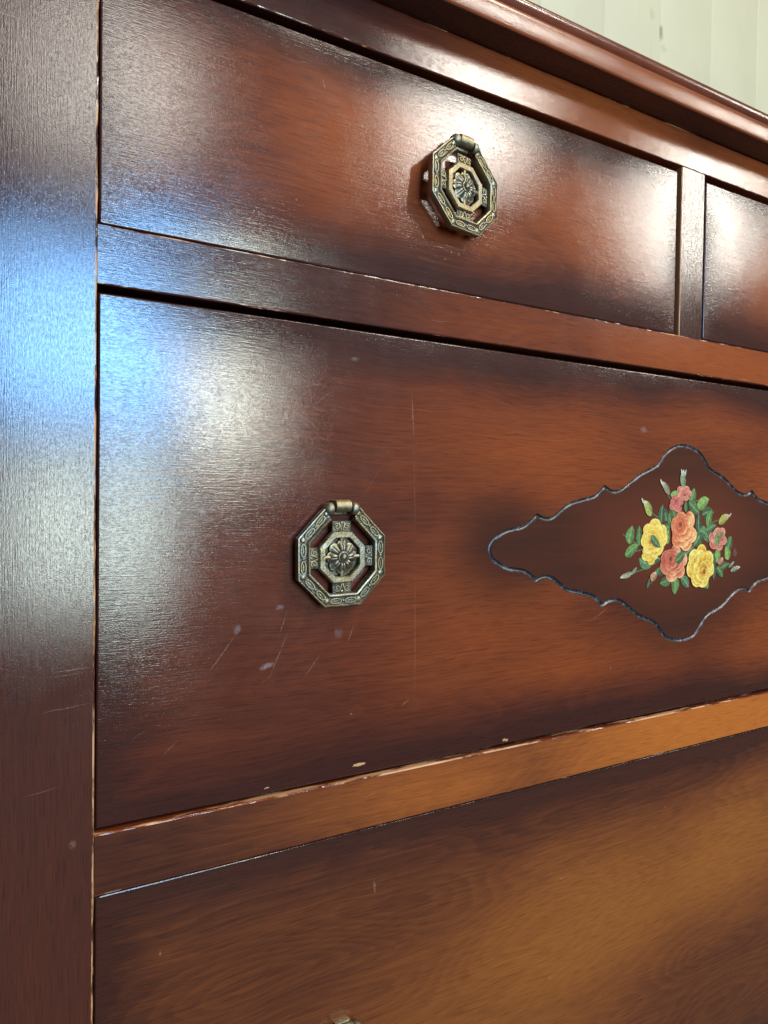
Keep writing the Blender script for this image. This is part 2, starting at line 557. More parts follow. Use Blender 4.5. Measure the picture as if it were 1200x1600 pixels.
# moulding under the top, and the top board: profiles in (y, z), front is -y
prof = [(20, 287.7), (-17.6, 287.7), (-18.3, 287.9), (-18.8, 288.5), (-19.0, 289.4), (-19.3, 293.0), (-19.5, 296.8), (-19.3, 298.6), (-18.7, 300.2),
        (-17.6, 301.2), (-16.4, 301.7), (20, 301.7)]
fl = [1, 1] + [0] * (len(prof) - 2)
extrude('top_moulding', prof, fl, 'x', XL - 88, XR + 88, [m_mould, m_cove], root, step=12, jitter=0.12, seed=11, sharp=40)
prof = [(450, 302.0), (-13.2, 302.0), (-14.2, 302.6), (-15.4, 304.4), (-16.2, 306.6), (-16.4, 308.4), (-16.0, 309.9), (-15.2, 311.0), (-13.8, 311.8), (-11.8, 312.1), (450, 312.1)]
extrude('top_board', prof, [0] * len(prof), 'x', XL - 86, XR + 86, [m_top], root, step=12, jitter=0.10, seed=12, sharp=40)


def box(name, x0, x1, y0, y1, z0, z1, mat):
    V = [Vector((x, y, z)) * MM for x in (x0, x1) for y in (y0, y1) for z in (z0, z1)]
    F = [(0, 1, 3, 2), (4, 6, 7, 5), (0, 4, 5, 1), (2, 3, 7, 6), (0, 2, 6, 4), (1, 5, 7, 3)]
    return mesh_obj(name, V, F, mat, root, False)


box('side_panel', XL - 60, XL - 42, 60.2, 449, -440, 287, m_side)
box('side_panel', XR + 42, XR + 60, 60.2, 449, -440, 287, m_side)
box('back_panel', XL - 41, XR + 41, 440, 448, -440, 287, m_raw)
box('bottom_panel', XL - 41, XR + 41, 25, 439, -440, -433, m_raw)
for x0 in (XL - 66, XR + 12):
    box('back_leg', x0, x0 + 54, 395, 449.5, -560, -441, m_side)

# ------------------------------------------------------------------ drawers
YF = 3.0      # the drawer edges sit this far behind the frame


def cushion(x, z, rect, c, lam, warp, seed):
    x0, x1, z0, z1 = rect
    dx = max(0.0, min(x - x0, x1 - x))
    dz = max(0.0, min(z - z0, z1 - z))
    s = (1 - math.exp(-dx / lam)) * (1 - math.exp(-dz / (lam * 0.7)))
    q = Vector((x / 130.0 + seed * 11.3, z / 85.0, seed * 3.7))
    w = noise.noise(q) * warp + noise.noise(q * 2.3 + Vector((5, 5, 5))) * warp * 0.22
    return YF - c * s + w * s


def catmull(pts, n):
    out = []
    for i in range(len(pts) - 1):
        p0 = pts[max(i - 1, 0)]
        p1, p2 = pts[i], pts[i + 1]
        p3 = pts[min(i + 2, len(pts) - 1)]
        for k in range(n):
            t = k / n
            out.append(tuple(0.5 * ((2 * b) + (-a + c) * t + (2 * a - 5 * b + 4 * c - d) * t * t + (-a + 3 * b - 3 * c + d) * t ** 3)
                             for a, b, c, d in zip(p0, p1, p2, p3)))
    out.append(tuple(pts[-1]))
    return out


UL = [[(-175.5, 0.0), (-174.1, 3.8), (-170.1, 7.6), (-160.8, 11.2), (-148.4, 13.4), (-138.4, 20.4)],
      [(-138.4, 20.4), (-132.0, 17.9), (-124.5, 18.8), (-113.1, 26.4), (-100.3, 29.4), (-88.3, 32.2), (-80.0, 38.6)],
      [(-80.0, 38.6), (-72.5, 35.6), (-61.6, 37.6), (-45.5, 47.6), (-28.2, 53.9), (-22.0, 59.9), (-15.5, 65.4), (-7, 68.4), (0, 69.0)]]
quad = []
for seg in UL:
    c = catmull(seg, 3)
    quad += c if not quad else c[1:]
MCX, MCZ = 274.0, 0.3
loop = [(MCX + x, MCZ + z) for x, z in quad]
loop += [(MCX - x, MCZ + z) for x, z in reversed(quad[:-1])]
loop += [(MCX - x, MCZ - z) for x, z in quad[1:]]
loop += [(MCX + x, MCZ - z) for x, z in reversed(quad[1:-1])]
# a hand-guided cut: never quite even
loop = [(x + noise.noise(Vector((x * .05, z * .05, 1))) * 0.8, z + noise.noise(Vector((x * .05, z * .05, 8))) * 0.8) for x, z in loop]


def seg_dist(p, a, b):
    ax, az = a
    bx, bz = b
    dx, dz = bx - ax, bz - az
    L = dx * dx + dz * dz
    t = 0 if L == 0 else max(0, min(1, ((p[0] - ax) * dx + (p[1] - az) * dz) / L))
    return math.hypot(p[0] - ax - t * dx, p[1] - az - t * dz)


def dist_loop(p):
    return min(seg_dist(p, loop[i], loop[(i + 1) % len(loop)]) for i in range(len(loop)))


def in_loop(p):
    x, z = p
    r = False
    for i in range(len(loop)):
        (x1, z1), (x2, z2) = loop[i], loop[(i + 1) % len(loop)]
        if (z1 > z) != (z2 > z) and x < (x2 - x1) * (z - z1) / (z2 - z1) + x1:
            r = not r
    return r


GW = 1.35     # half width of the cut line


def drawer(rect, mats, c=1.4, lam=26, warp=0.35, seed=1, groove=False, step=7.0, deep=300):
    x0, x1, z0, z1 = rect
    R = 1.1
    fx0, fx1, fz0, fz1 = x0 + R, x1 - R, z0 + R, z1 - R

    def axis(a, b):
        n = int(round((b - a) / step))
        s = [a + (b - a) * i / n for i in range(n + 1)]
        return sorted(set(s + [a + 1.5, a + 3.2, b - 1.5, b - 3.2]))
    xs, zs = axis(fx0, fx1), axis(fz0, fz1)
    f = lambda x, z: cushion(x, z, (fx0, fx1, fz0, fz1), c, lam, warp, seed)

    def fn(x, z):
        e = 0.5
        gx = (f(min(x + e, fx1), z) - f(max(x - e, fx0), z)) / (min(x + e, fx1) - max(x - e, fx0))
        gz = (f(x, min(z + e, fz1)) - f(x, max(z - e, fz0))) / (min(z + e, fz1) - max(z - e, fz0))
        return Vector((gx, -1, gz)).normalized()
    pts, bnd = [], []
    for x in xs:
        for z in zs:
            if groove and abs(x - MCX) < 185 and abs(z - MCZ) < 78 and dist_loop((x, z)) < GW + 1.2:
                continue
            pts.append((x, z))
    edges = []
    if groove:
        n = len(loop)
        offs = []
        for i in range(n):
            a, b = loop[i - 1], loop[(i + 1) % n]
            tx, tz = b[0] - a[0], b[1] - a[1]
            L = math.hypot(tx, tz)
            offs.append((-tz / L, tx / L))
        for sgn in (1, -1):
            k0 = len(pts)
            for (p, o) in zip(loop, offs):
                pts.append((p[0] + sgn * GW * o[0], p[1] + sgn * GW * o[1]))
            edges += [(k0 + i, k0 + (i + 1) % n) for i in range(n)]
    r = delaunay_2d_cdt([Vector(p) for p in pts], edges, [], 0, 1e-4)
    P2, tris = r[0], r[2]
    keep, fld = [], []
    for tri in tris:
        cx = sum(P2[i][0] for i in tri) / len(tri)
        cz = sum(P2[i][1] for i in tri) / len(tri)
        inside = 0.0
        if groove and abs(cx - MCX) < 185 and abs(cz - MCZ) < 78:
            if dist_loop((cx, cz)) < GW * 0.93:
                continue
            inside = 1.0 if in_loop((cx, cz)) else 0.0
        keep.append(list(tri))
        fld.append(inside)
    V = [Vector((p[0], f(p[0], p[1]), p[1])) for p in P2]
    N = [fn(p[0], p[1]) for p in P2]
    # perimeter in order
    per = [(x, fz0) for x in xs] + [(fx1, z) for z in zs[1:]] + [(x, fz1) for x in reversed(xs[:-1])] + [(fx0, z) for z in reversed(zs[1:-1])]
    kd = KDTree(len(P2))
    for i, p in enumerate(P2):
        kd.insert((p[0], p[1], 0), i)
    kd.balance()
    ring = [kd.find((a, b, 0))[1] for a, b in per]
    faces = keep
    outs = []
    for (a, b) in per:
        o = Vector(((a >= fx1 - 1e-6) - (a <= fx0 + 1e-6), 0, (b >= fz1 - 1e-6) - (b <= fz0 + 1e-6)))
        outs.append(o)
    prev = ring
    for (ph, back) in ((30, 0), (60, 0), (90, 0), (90, 18)):
        cur = []
        for (a, b), o in zip(per, outs):
            yb = f(a, b)
            jit = noise.noise(Vector((a * .13, b * .13, seed + ph))) * 0.12
            rr = R + jit
            v = Vector((a, yb + R * (1 - math.cos(math.radians(ph))) + back, b)) + o * (rr * math.sin(math.radians(ph)))
            cur.append(len(V))
            V.append(v)
            N.append((Vector((0, -math.cos(math.radians(ph)), 0)) + o.normalized() * math.sin(math.radians(ph))).normalized())
        k = len(per)
        for i in range(k):
            j = (i + 1) % k
            faces.append([prev[i], cur[i], cur[j], prev[j]])
            fld.append(0.0)
        prev = cur
    # back of the front board
    faces.append(list(prev))
    fld.append(0.0)
    o = mesh_obj('drawer', [v * MM for v in V], faces, mats, root, True)
    at = o.data.attributes.new('field', 'FLOAT', 'FACE')
    at.data.foreach_set('value', fld)
    # fix winding of the flat faces
    bm = bmesh.new()
    bm.from_mesh(o.data)
    for fc in bm.faces:
        fc.normal_update()
    nv = {v: Vector(N[v.index]) for v in bm.verts}
    bad = []
    for fc in bm.faces:
        want = sum((nv[v] for v in fc.verts), Vector())
        if len(fc.verts) > 4:
            want = Vector((0, 1, 0))
        if fc.normal.dot(want) < 0:
            bad.append(fc)
    bmesh.ops.reverse_faces(bm, faces=bad)
    bm.to_mesh(o.data)
    bm.free()
    o.data.normals_split_custom_set_from_vertices([tuple(n) for n in N])
    # the drawer's box behind its front
    bx = box('drawer_box', x0 + 8, x1 - 8, YF + 19.5, deep, z0 + 6, z1 - 22, m_raw)
    bx.parent = o
    bx.location = (0, 0, 0)
    return o, f


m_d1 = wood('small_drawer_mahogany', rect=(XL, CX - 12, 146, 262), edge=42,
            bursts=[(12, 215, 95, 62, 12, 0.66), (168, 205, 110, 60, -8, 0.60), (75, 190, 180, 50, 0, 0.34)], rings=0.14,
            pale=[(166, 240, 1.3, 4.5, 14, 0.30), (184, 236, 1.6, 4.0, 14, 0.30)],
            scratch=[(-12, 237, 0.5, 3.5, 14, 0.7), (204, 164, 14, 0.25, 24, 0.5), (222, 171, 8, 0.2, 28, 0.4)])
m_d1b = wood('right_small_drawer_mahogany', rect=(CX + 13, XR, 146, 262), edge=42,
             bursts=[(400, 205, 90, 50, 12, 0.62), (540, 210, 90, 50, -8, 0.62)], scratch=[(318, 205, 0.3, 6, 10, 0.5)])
D2 = (XL + 0.9, XR - 0.9, -117.0, 117.3)
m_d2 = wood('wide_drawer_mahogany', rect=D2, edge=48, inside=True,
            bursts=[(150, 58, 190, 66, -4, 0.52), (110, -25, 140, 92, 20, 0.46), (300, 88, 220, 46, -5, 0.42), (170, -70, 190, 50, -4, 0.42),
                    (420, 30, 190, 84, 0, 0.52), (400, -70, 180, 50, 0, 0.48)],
            pale=[(-54.6, -34.2, 2.6, 3.0, 0, 0.45), (-39.5, -53.3, 4.6, 2.0, 8, 0.75), (-32.7, -24.9, 2.4, 1.4, 0, 0.5),
                  (-0.2, -40.3, 2.6, 3.6, 0, 0.25), (-71.6, 22.3, 1.8, 3.6, 0, 0.4), (-30.4, 69.5, 1.6, 2.2, 0, 0.35),
                  (7.9, 101.8, 3.0, 1.2, 0, 0.45), (231, 78.3, 5.0, 2.2, -8, 0.40), (-46, 40, 7, 4, 0, 0.16), (335, -8, 3, 4, 0, 0.3)],
            bare=[(13.7, -111.5, 4.2, 1.1, 8, 1.0), (114.8, -114.6, 2.2, 0.9, 0, 0.9), (-38.5, -114, 1.6, 0.6, 0, 0.9)],
            scratch=[(-62, -45, 0.30, 13, -38, 0.9), (44.1, 74.6, 0.6, 16, 4, 0.5), (45.6, 36, 0.5, 30, 2, 0.2),
                     (47.5, -45, 0.5, 46, 1, 0.24), (7, -42, 0.25, 7, -22, 0.8), (-15, -56, 0.25, 9, -38, 0.8),
                     (-31, -33, 0.3, 8, -20, 0.7), (-33, -48, 0.5, 15, -24, 0.45), (42, -82, 4, 0.35, 34, 0.8),
                     (191.6, -44, 10, 0.5, 27, 0.55), (-8, 82, 13, 0.2, 36, 0.5), (-100, -78, 5, 0.25, 30, 0.4),
                     (-86, -86, 6, 0.3, 42, 0.45), (8, -83.6, 1.0, 0.7, 0, 0.9), (203, -80, 0.4, 2.5, 12, 0.7),
                     (-40, -60, 10, 0.2, 35, 0.35), (20, 40, 14, 0.18, 55, 0.3), (-20, 96, 9, 0.2, -20, 0.3)])
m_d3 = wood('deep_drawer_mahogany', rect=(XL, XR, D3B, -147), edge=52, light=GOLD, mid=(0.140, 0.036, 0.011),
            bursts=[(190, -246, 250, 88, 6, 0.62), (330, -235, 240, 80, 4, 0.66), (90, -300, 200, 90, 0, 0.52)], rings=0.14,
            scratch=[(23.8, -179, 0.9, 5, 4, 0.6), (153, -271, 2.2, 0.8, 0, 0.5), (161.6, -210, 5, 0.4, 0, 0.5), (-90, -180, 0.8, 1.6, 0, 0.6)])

d1, f1 = drawer((XL + 1.0, CX - 14.0, 146.6, 259.3), m_d1, 1.5, 26, 0.40, 1)
d1b, f1b = drawer((CX + 17.0, XR - 1.0, 146.6, 259.3), m_d1b, 1.5, 26, 0.40, 2)
d2, f2 = drawer(D2, m_d2, 1.3, 30, 0.40, 3, groove=True)
d3, f3 = drawer((XL + 0.9, XR - 0.9, D3B, -146.8), m_d3, 1.5, 28, 0.40, 4)
for d, s in ((d1, 'small top drawer with one pull, left of the divider'), (d1b, 'small top drawer right of the divider'),
             (d2, 'wide drawer with scalloped medallion of roses'), (d3, 'deep golden brown lower drawer')):
    d['label'] = s

# the cut line round the medallion
gm = NT('blackened_cut_line')
gn = gm.noise(gm.tc, 300, 4, 0.6)
gm.put(gm.b.inputs['Base Color'], gm.mix(gm.ramp(gn, 0.50, 0.68), (0.012, 0.011, 0.013), (0.11, 0.115, 0.14)))
gm.b.inputs['Roughness'].default_value = 0.45
gm.b.inputs['Coat Weight'].default_value = 0.5
gm.b.inputs['Coat Roughness'].default_value = 0.22
gm.put(gm.b.inputs['Normal'], gm.bump(gm.noise(gm.tc, 700, 3, 0.6), 0.8, 0.0004))
n = len(loop)
V, F = [], []
prf = [(-1.0, 0.0), (-0.72, 0.75), (-0.3, 1.15), (0.1, 1.2), (0.45, 0.95), (0.78, 0.55), (1.0, 0.0)]
for i in range(n):
    a, b = loop[i - 1], loop[(i + 1) % n]
    tx, tz = b[0] - a[0], b[1] - a[1]
    L = math.hypot(tx, tz)
    kw = 0.75 + 0.7 * abs(noise.noise(Vector((loop[i][0] * .09, loop[i][1] * .09, 3))) * 1.4)
    for (u, dp) in prf:
        dp *= kw
        u += (0.35 * noise.noise(Vector((loop[i][0] * .12, loop[i][1] * .12, 9)))) * (1 - abs(u))
        x, z = loop[i][0] - u * (GW + 0.03) * tz / L, loop[i][1] + u * (GW + 0.03) * tx / L
        V.append(Vector((x, f2(x, z) + dp, z)) * MM)
K = len(prf)
for i in range(n):
    j = (i + 1) % n
    for k in range(K - 1):
        F.append((i * K + k, j * K + k, j * K + k + 1, i * K + k + 1))
o = mesh_obj('cut_border', V, F, gm.m, d2, True, loc=(0, 0, 0))

# ------------------------------------------------------------------ painted roses (a transfer print lying on the drawer)
INK = print_mat()
rnd = random.Random(4)
layer = [0]
decal = None


def lerp(a, b, t):
    t = max(0.0, min(1.0, t))
    return tuple(x + (y - x) * t for x, y in zip(a, b))


def add_print(name, verts2, faces, cols):
    global decal
    layer[0] += 1
    off = 0.04 + layer[0] * 0.008
    V = [Vector((x, f2(x, z) - off, z)) * MM for x, z in verts2]
    par = root if decal is None else decal
    o = mesh_obj(name, V, faces, INK, par, True, loc=None if decal is None else (0, 0, 0))
    ca = o.data.color_attributes.new('ink', 'FLOAT_COLOR', 'POINT')
    ca.data.foreach_set('color', [c for col in cols for c in (*col, 1.0)])
    o.data.update()
    if o.data.polygons[0].normal.y > 0:
        o.data.flip_normals()
    return o


def leaf(cx, cz, rx, rz, ang, col, name='leaf', tip=None, teeth=0.06):
    """pointed leaf with a pale midrib; long axis turned by ang"""
    nu, nv = 14, 8
    ca, sa = math.cos(math.radians(ang)), math.sin(math.radians(ang))
    vs, cs, fs = [], [], []
    ph = rnd.random() * 9
    for i in range(nu + 1):
        u = -1 + 2 * i / nu
        w = (1 - abs(u) ** 2.2) ** 0.8 * (1 + teeth * (1 if i % 2 else -1)) * (1 - 0.22 * u)
        for j in range(nv + 1):
            v = -1 + 2 * j / nv
            x, z = u * rx, v * w * rz + 0.12 * rz * math.sin(u * 2.5 + ph)
            vs.append((cx + x * ca - z * sa, cz + x * sa + z * ca))
            k = 0.75 + 0.5 * rnd.random()
            c = lerp(tuple(q * 0.45 for q in col), col, (v + 1) / 2 + 0.25 * math.sin(u * 9 + abs(v) * 4))
            if abs(v) < 0.15:
                c = lerp(c, (0.30, 0.42, 0.16), 0.55)
            if tip:
                c = lerp(c, tip, (u - 0.2) * 1.2)
            if abs(v) > 0.9:
                c = lerp(c, (0.03, 0.05, 0.02), 0.4)
            cs.append(tuple(q * k for q in c))
    for i in range(nu):
        for j in range(nv):
            a = i * (nv + 1) + j
            fs.append((a, a + 1, a + nv + 2, a + nv + 1))
    return add_print(name, vs, fs, cs)


def rose(cx, cz, rx, rz, heart, deep, mid, pale, seed, petals=6, name='rose', half=None):
    """open garden rose painted petal over petal round an off-centre heart"""
    r2 = random.Random(seed)
    hx, hz = heart
    rx, rz = rx * 1.06, rz * 1.06
    P = []
    for (R, n_, ln, wd, lev) in ((0.66, petals + 1, 0.38, 0.42, 0), (0.50, petals, 0.36, 0.40, 0.6), (0.36, 5, 0.32, 0.34, 1.3), (0.22, 4, 0.25, 0.25, 2.2), (0.10, 3, 0.16, 0.16, 3)):
        o0 = r2.random() * 6.28
        for k in range(n_):
            b = o0 + 2 * math.pi * (k + 0.35 * (r2.random() - 0.5)) / n_
            Rk = R * (0.92 + 0.16 * r2.random())
            w = lev / 3.0
            px, pz = Rk * math.cos(b) + hx * w, Rk * math.sin(b) + hz * w
            ex, ez = px - hx * 0.9, pz - hz * 0.9
            L_ = math.hypot(ex, ez) or 1
            tw = 0.35 * (r2.random() - 0.5)
            ex, ez = ex / L_, ez / L_
            ex, ez = ex * math.cos(tw) - ez * math.sin(tw), ex * math.sin(tw) + ez * math.cos(tw)
            P.append((px, pz, ex, ez, ln * (0.9 + .25 * r2.random()), wd * (0.9 + .3 * r2.random()), lev, r2.random()))

    def top(u, v):
        for q in reversed(P):
            du, dv = u - q[0], v - q[1]
            a_ = (du * q[2] + dv * q[3]) / q[4]
            b_ = (-du * q[3] + dv * q[2]) / q[5]
            d = math.hypot(a_, b_)
            if d < 1:
                return q, a_, b_, d
        return None
    nr, na = 34, 72
    vs, cs, fs = [], [], []
    lim = []
    for j in range(na):
        a = 2 * math.pi * j / na
        r = 1.12
        while r > 0.5 and top(r * math.cos(a), r * math.sin(a)) is None:
            r -= 0.01
        lim.append(r)
    for i in range(nr + 1):
        for j in range(na):
            a = 2 * math.pi * j / na
            r = i / nr * lim[j]
            u, v = r * math.cos(a), r * math.sin(a)
            vs.append((cx + u * rx, cz + v * rz))
            h = top(u * 0.999, v * 0.999)
            dh = math.hypot(u - hx, v - hz)
            if h is None:
                c = deep
            else:
                q, a_, b_, d = h
                t = (a_ + 1) / 2
                vv = (t ** 1.2) * (0.50 + 0.55 * q[7]) * (0.55 + 0.45 * min(1, dh * 1.4)) * 1.25
                c = lerp(deep, mid, vv * 2) if vv < 0.5 else lerp(mid, pale, vv * 2 - 1)
                c = lerp(c, deep, 0.30 * max(0, math.sin(b_ * 7 + q[7] * 6)))
                if d > 0.80 and a_ > 0.0:
                    c = lerp(c, pale, 0.65)
                if d > 0.94:
                    c = lerp(c, deep, 0.65)
            if half:
                c = lerp(c, half, max(0, min(0.65, 0.15 - 0.75 * (u - 0.05) + 0.35 * v)))
            if dh < 0.12:
                c = lerp(c, tuple(x * 0.5 for x in deep), 0.7)
            w = 0.90 + 0.20 * r2.random()
            cs.append(tuple(x * w for x in c))
    for i in range(nr):
        for j in range(na):
            k = (j + 1) % na
            a, b, c, d = i * na + j, i * na + k, (i + 1) * na + k, (i + 1) * na + j
            fs.append((b, c, d) if i == 0 else (a, b, c, d))
    return add_print(name, vs, fs, cs)


G = [(0.11, 0.25, 0.055), (0.06, 0.16, 0.045), (0.22, 0.38, 0.08), (0.035, 0.085, 0.035), (0.08, 0.20, 0.08)]
# stems first: the part everything else of the print belongs to
stems = [((238, -2), (212, 8)), ((250, 18), (236, 26)), ((262, 30), (254, 40)), ((273, 38), (272.5, 46)), ((300, 12), (322, 18)),
         ((318, -14), (336, -20)), ((246, -12), (216, -19)), ((252, -16), (239, -27)), ((286, 30), (296, 30)), ((240, 0), (219, -4)), ((312, 2), (326, -4))]
vs, fs, cs = [], [], []
for (a, b) in stems:
    d = Vector(b) - Vector(a)
    nn = Vector((-d.y, d.x)).normalized() * 0.55
    for i in range(7):
        t = i / 6
        p = Vector(a) + d * t + nn * math.sin(t * 3.1) * 2.0
        k = len(vs)
        vs += [tuple(p + nn * (1 - 0.4 * t)), tuple(p - nn * (1 - 0.4 * t))]
        cs += [(0.10, 0.14, 0.06), (0.05, 0.07, 0.03)]
        if i:
            fs.append((k - 2, k - 1, k + 1, k))
decal = add_print('floral_decal', vs, fs, cs)
decal['label'] = 'painted bouquet of pink and yellow roses'
L = [(219.4, 7.3, 6.4, 4.2, 80, 0), (228, 6.7, 6.9, 3.0, 95, 1), (220.8, -2.9, 7.6, 3.6, 25, 0), (250.5, 21.2, 6.9, 3.4, 80, 3), (259.8, 16.9, 5.6, 3.2, 100, 1),
     (257.3, 5.3, 5, 2.4, 85, 2), (234.2, -11.7, 6.8, 4.6, 150, 4), (283.4, 34.5, 5.6, 3.6, 70, 0), (295.3, 29.2, 7.6, 4.4, 20, 2), (285.3, 25.7, 7.5, 4.2, -30, 1),
     (302.9, 18.2, 6.4, 3.6, 65, 0), (291.1, 14.7, 7.4, 3.4, 95, 3), (304.7, 11.1, 6.8, 2.6, 15, 4), (327.4, 0.1, 5.2, 4.0, 60, 1), (325.1, -7.6, 5.4, 3.8, 110, 2),
     (313.6, -8.8, 6.2, 3.6, 95, 2), (256, -25, 6.6, 3.9, 200, 1), (265.8, -28.9, 6.4, 4.2, -85, 0), (277, -27, 5.8, 3.6, -40, 4), (300.5, -28.6, 5.2, 3.8, -60, 0),
     (309.1, -20.9, 6.2, 2.8, -85, 3), (316.5, -21.2, 5.4, 3.4, -50, 1), (322.2, -17.3, 6.2, 2.2, 15, 1), (245.4, -9.2, 5.0, 3.2, 170, 3), (271.1, -8.6, 8, 5.2, 10, 3),
     (280.9, -4.9, 7, 4.6, 40, 3), (289.9, 3.8, 6.6, 5.4, 60, 1), (247.1, -18.4, 3.6, 2.4, 60, 1), (238.1, -26.1, 3.6, 1.6, 70, 3), (263.7, 35.2, 4.8, 2.6, 10, 2),
     (276, 26.6, 4.2, 2.0, 90, 1), (288, -20, 5, 4, 70, 3), (280, 20, 5, 4, 30, 3), (296, 8, 5, 4.2, -20, 4), (308, -12, 5, 3.6, 80, 1)]
for k in range(16):      # dark foliage filling the heart of the bouquet
    L.insert(0, (rnd.uniform(246, 308), rnd.uniform(-20, 24), rnd.uniform(5, 8), rnd.uniform(3, 4.4), rnd.uniform(0, 360), rnd.choice((1, 3, 3, 4))))
for (x, z, a, b, an, gi) in L:
    leaf(x, z, a, b, an, G[gi])
BUD = [(272.3, 46.1, 6.6, 3.0, 88, (0.20, 0.26, 0.14), (0.62, 0.60, 0.45)), (254, 39.4, 6.2, 2.6, 135, (0.26, 0.22, 0.13), (0.72, 0.55, 0.45)),
       (235.8, 25.4, 6.6, 3.4, 128, (0.36, 0.40, 0.07), (0.62, 0.60, 0.30)), (320, 17.6, 7.2, 3.2, 25, (0.46, 0.40, 0.06), (0.55, 0.40, 0.30)),
       (334.9, -19.8, 6.2, 1.9, 12, (0.30, 0.28, 0.20), (0.62, 0.56, 0.50)), (215.5, -19.6, 6.2, 1.9, 196, (0.32, 0.28, 0.20), (0.66, 0.56, 0.48)),
       (222.5, -17.2, 4.2, 1.5, 215, (0.16, 0.22, 0.12), (0.35, 0.33, 0.24)), (330, -16.5, 4.0, 1.3, 35, (0.2, 0.24, 0.14), (0.5, 0.5, 0.42)),
       (242.9, -21.5, 3.8, 2.9, 60, (0.55, 0.24, 0.13), (0.72, 0.42, 0.28)), (317, -13.5, 3.8, 2.6, 40, (0.50, 0.16, 0.10), (0.7, 0.4, 0.3)),
       (270.6, 50.6, 2.6, 0.8, 105, (0.6, 0.6, 0.45), None), (274.6, 50.4, 2.6, 0.8, 72, (0.6, 0.6, 0.45), None), (249.4, 43.2, 2.6, 0.9, 120, (0.7, 0.6, 0.5), None),
       (230.6, 30.3, 2.4, 0.9, 130, (0.62, 0.62, 0.42), None), (327, 20.5, 2.2, 0.8, 40, (0.6, 0.55, 0.42), None)]
for (x, z, a, b, an, c, tp) in BUD:
    leaf(x, z, a, b, an, c, 'bud', tp, 0.03)
rose(273.4, 35.9, 7.9, 5.2, (0.1, -0.2), (0.30, 0.045, 0.03), (0.50, 0.13, 0.085), (0.66, 0.30, 0.19), 6, 4)
rose(264.7, 28.2, 7.2, 6.0, (0.0, 0.3), (0.26, 0.03, 0.025), (0.45, 0.09, 0.07), (0.62, 0.22, 0.15), 7, 3)
rose(313.1, 3.4, 10.2, 7.8, (0.2, 0.1), (0.28, 0.045, 0.03), (0.48, 0.12, 0.08), (0.66, 0.32, 0.20), 5, 5)
leaf(312, 3.0, 5.4, 2.6, 95, (0.16, 0.30, 0.07))
leaf(317, 6.0, 3.4, 1.4, 40, (0.10, 0.20, 0.07))
rose(238.9, -6.0, 8.0, 6.4, (-0.2, 0.6), (0.50, 0.25, 0.02), (0.66, 0.42, 0.035), (0.76, 0.60, 0.14), 22, 4)
rose(242.5, 5.2, 12.9, 11.2, (-0.25, -0.25), (0.52, 0.22, 0.03), (0.70, 0.45, 0.035), (0.80, 0.64, 0.16), 2, 6)
leaf(244, 2.2, 6.6, 3.0, -38, (0.07, 0.17, 0.06))
rose(263.8, -13.2, 13.1, 12.0, (-0.25, 0.25), (0.22, 0.02, 0.012), (0.54, 0.12, 0.05), (0.82, 0.42, 0.21), 4, 5, half=(0.38, 0.05, 0.025))
leaf(270.5, -9.2, 6.0, 3.6, 25, (0.06, 0.15, 0.05))
rose(293.7, -15.8, 13.9, 14.0, (0.28, -0.32), (0.36, 0.07, 0.012), (0.68, 0.42, 0.03), (0.82, 0.68, 0.16), 3, 6)
rose(274.3, 9.0, 13.9, 13.6, (-0.30, 0.34), (0.30, 0.025, 0.010), (0.66, 0.17, 0.045), (0.88, 0.52, 0.22), 1, 5, half=(0.46, 0.065, 0.02))

# ------------------------------------------------------------------ octagonal brass pulls
BRASS, DULL, TARN = metal(), metal('dull_aged_brass', 0.60), dark_metal()
T8 = math.tan(math.radians(22.5))


def oct_pts(ap):
    R = ap / math.cos(math.radians(22.5))
    return [(R * math.cos(math.radians(22.5 + 45 * k)), R * math.sin(math.radians(22.5 + 45 * k))) for k in range(8)]


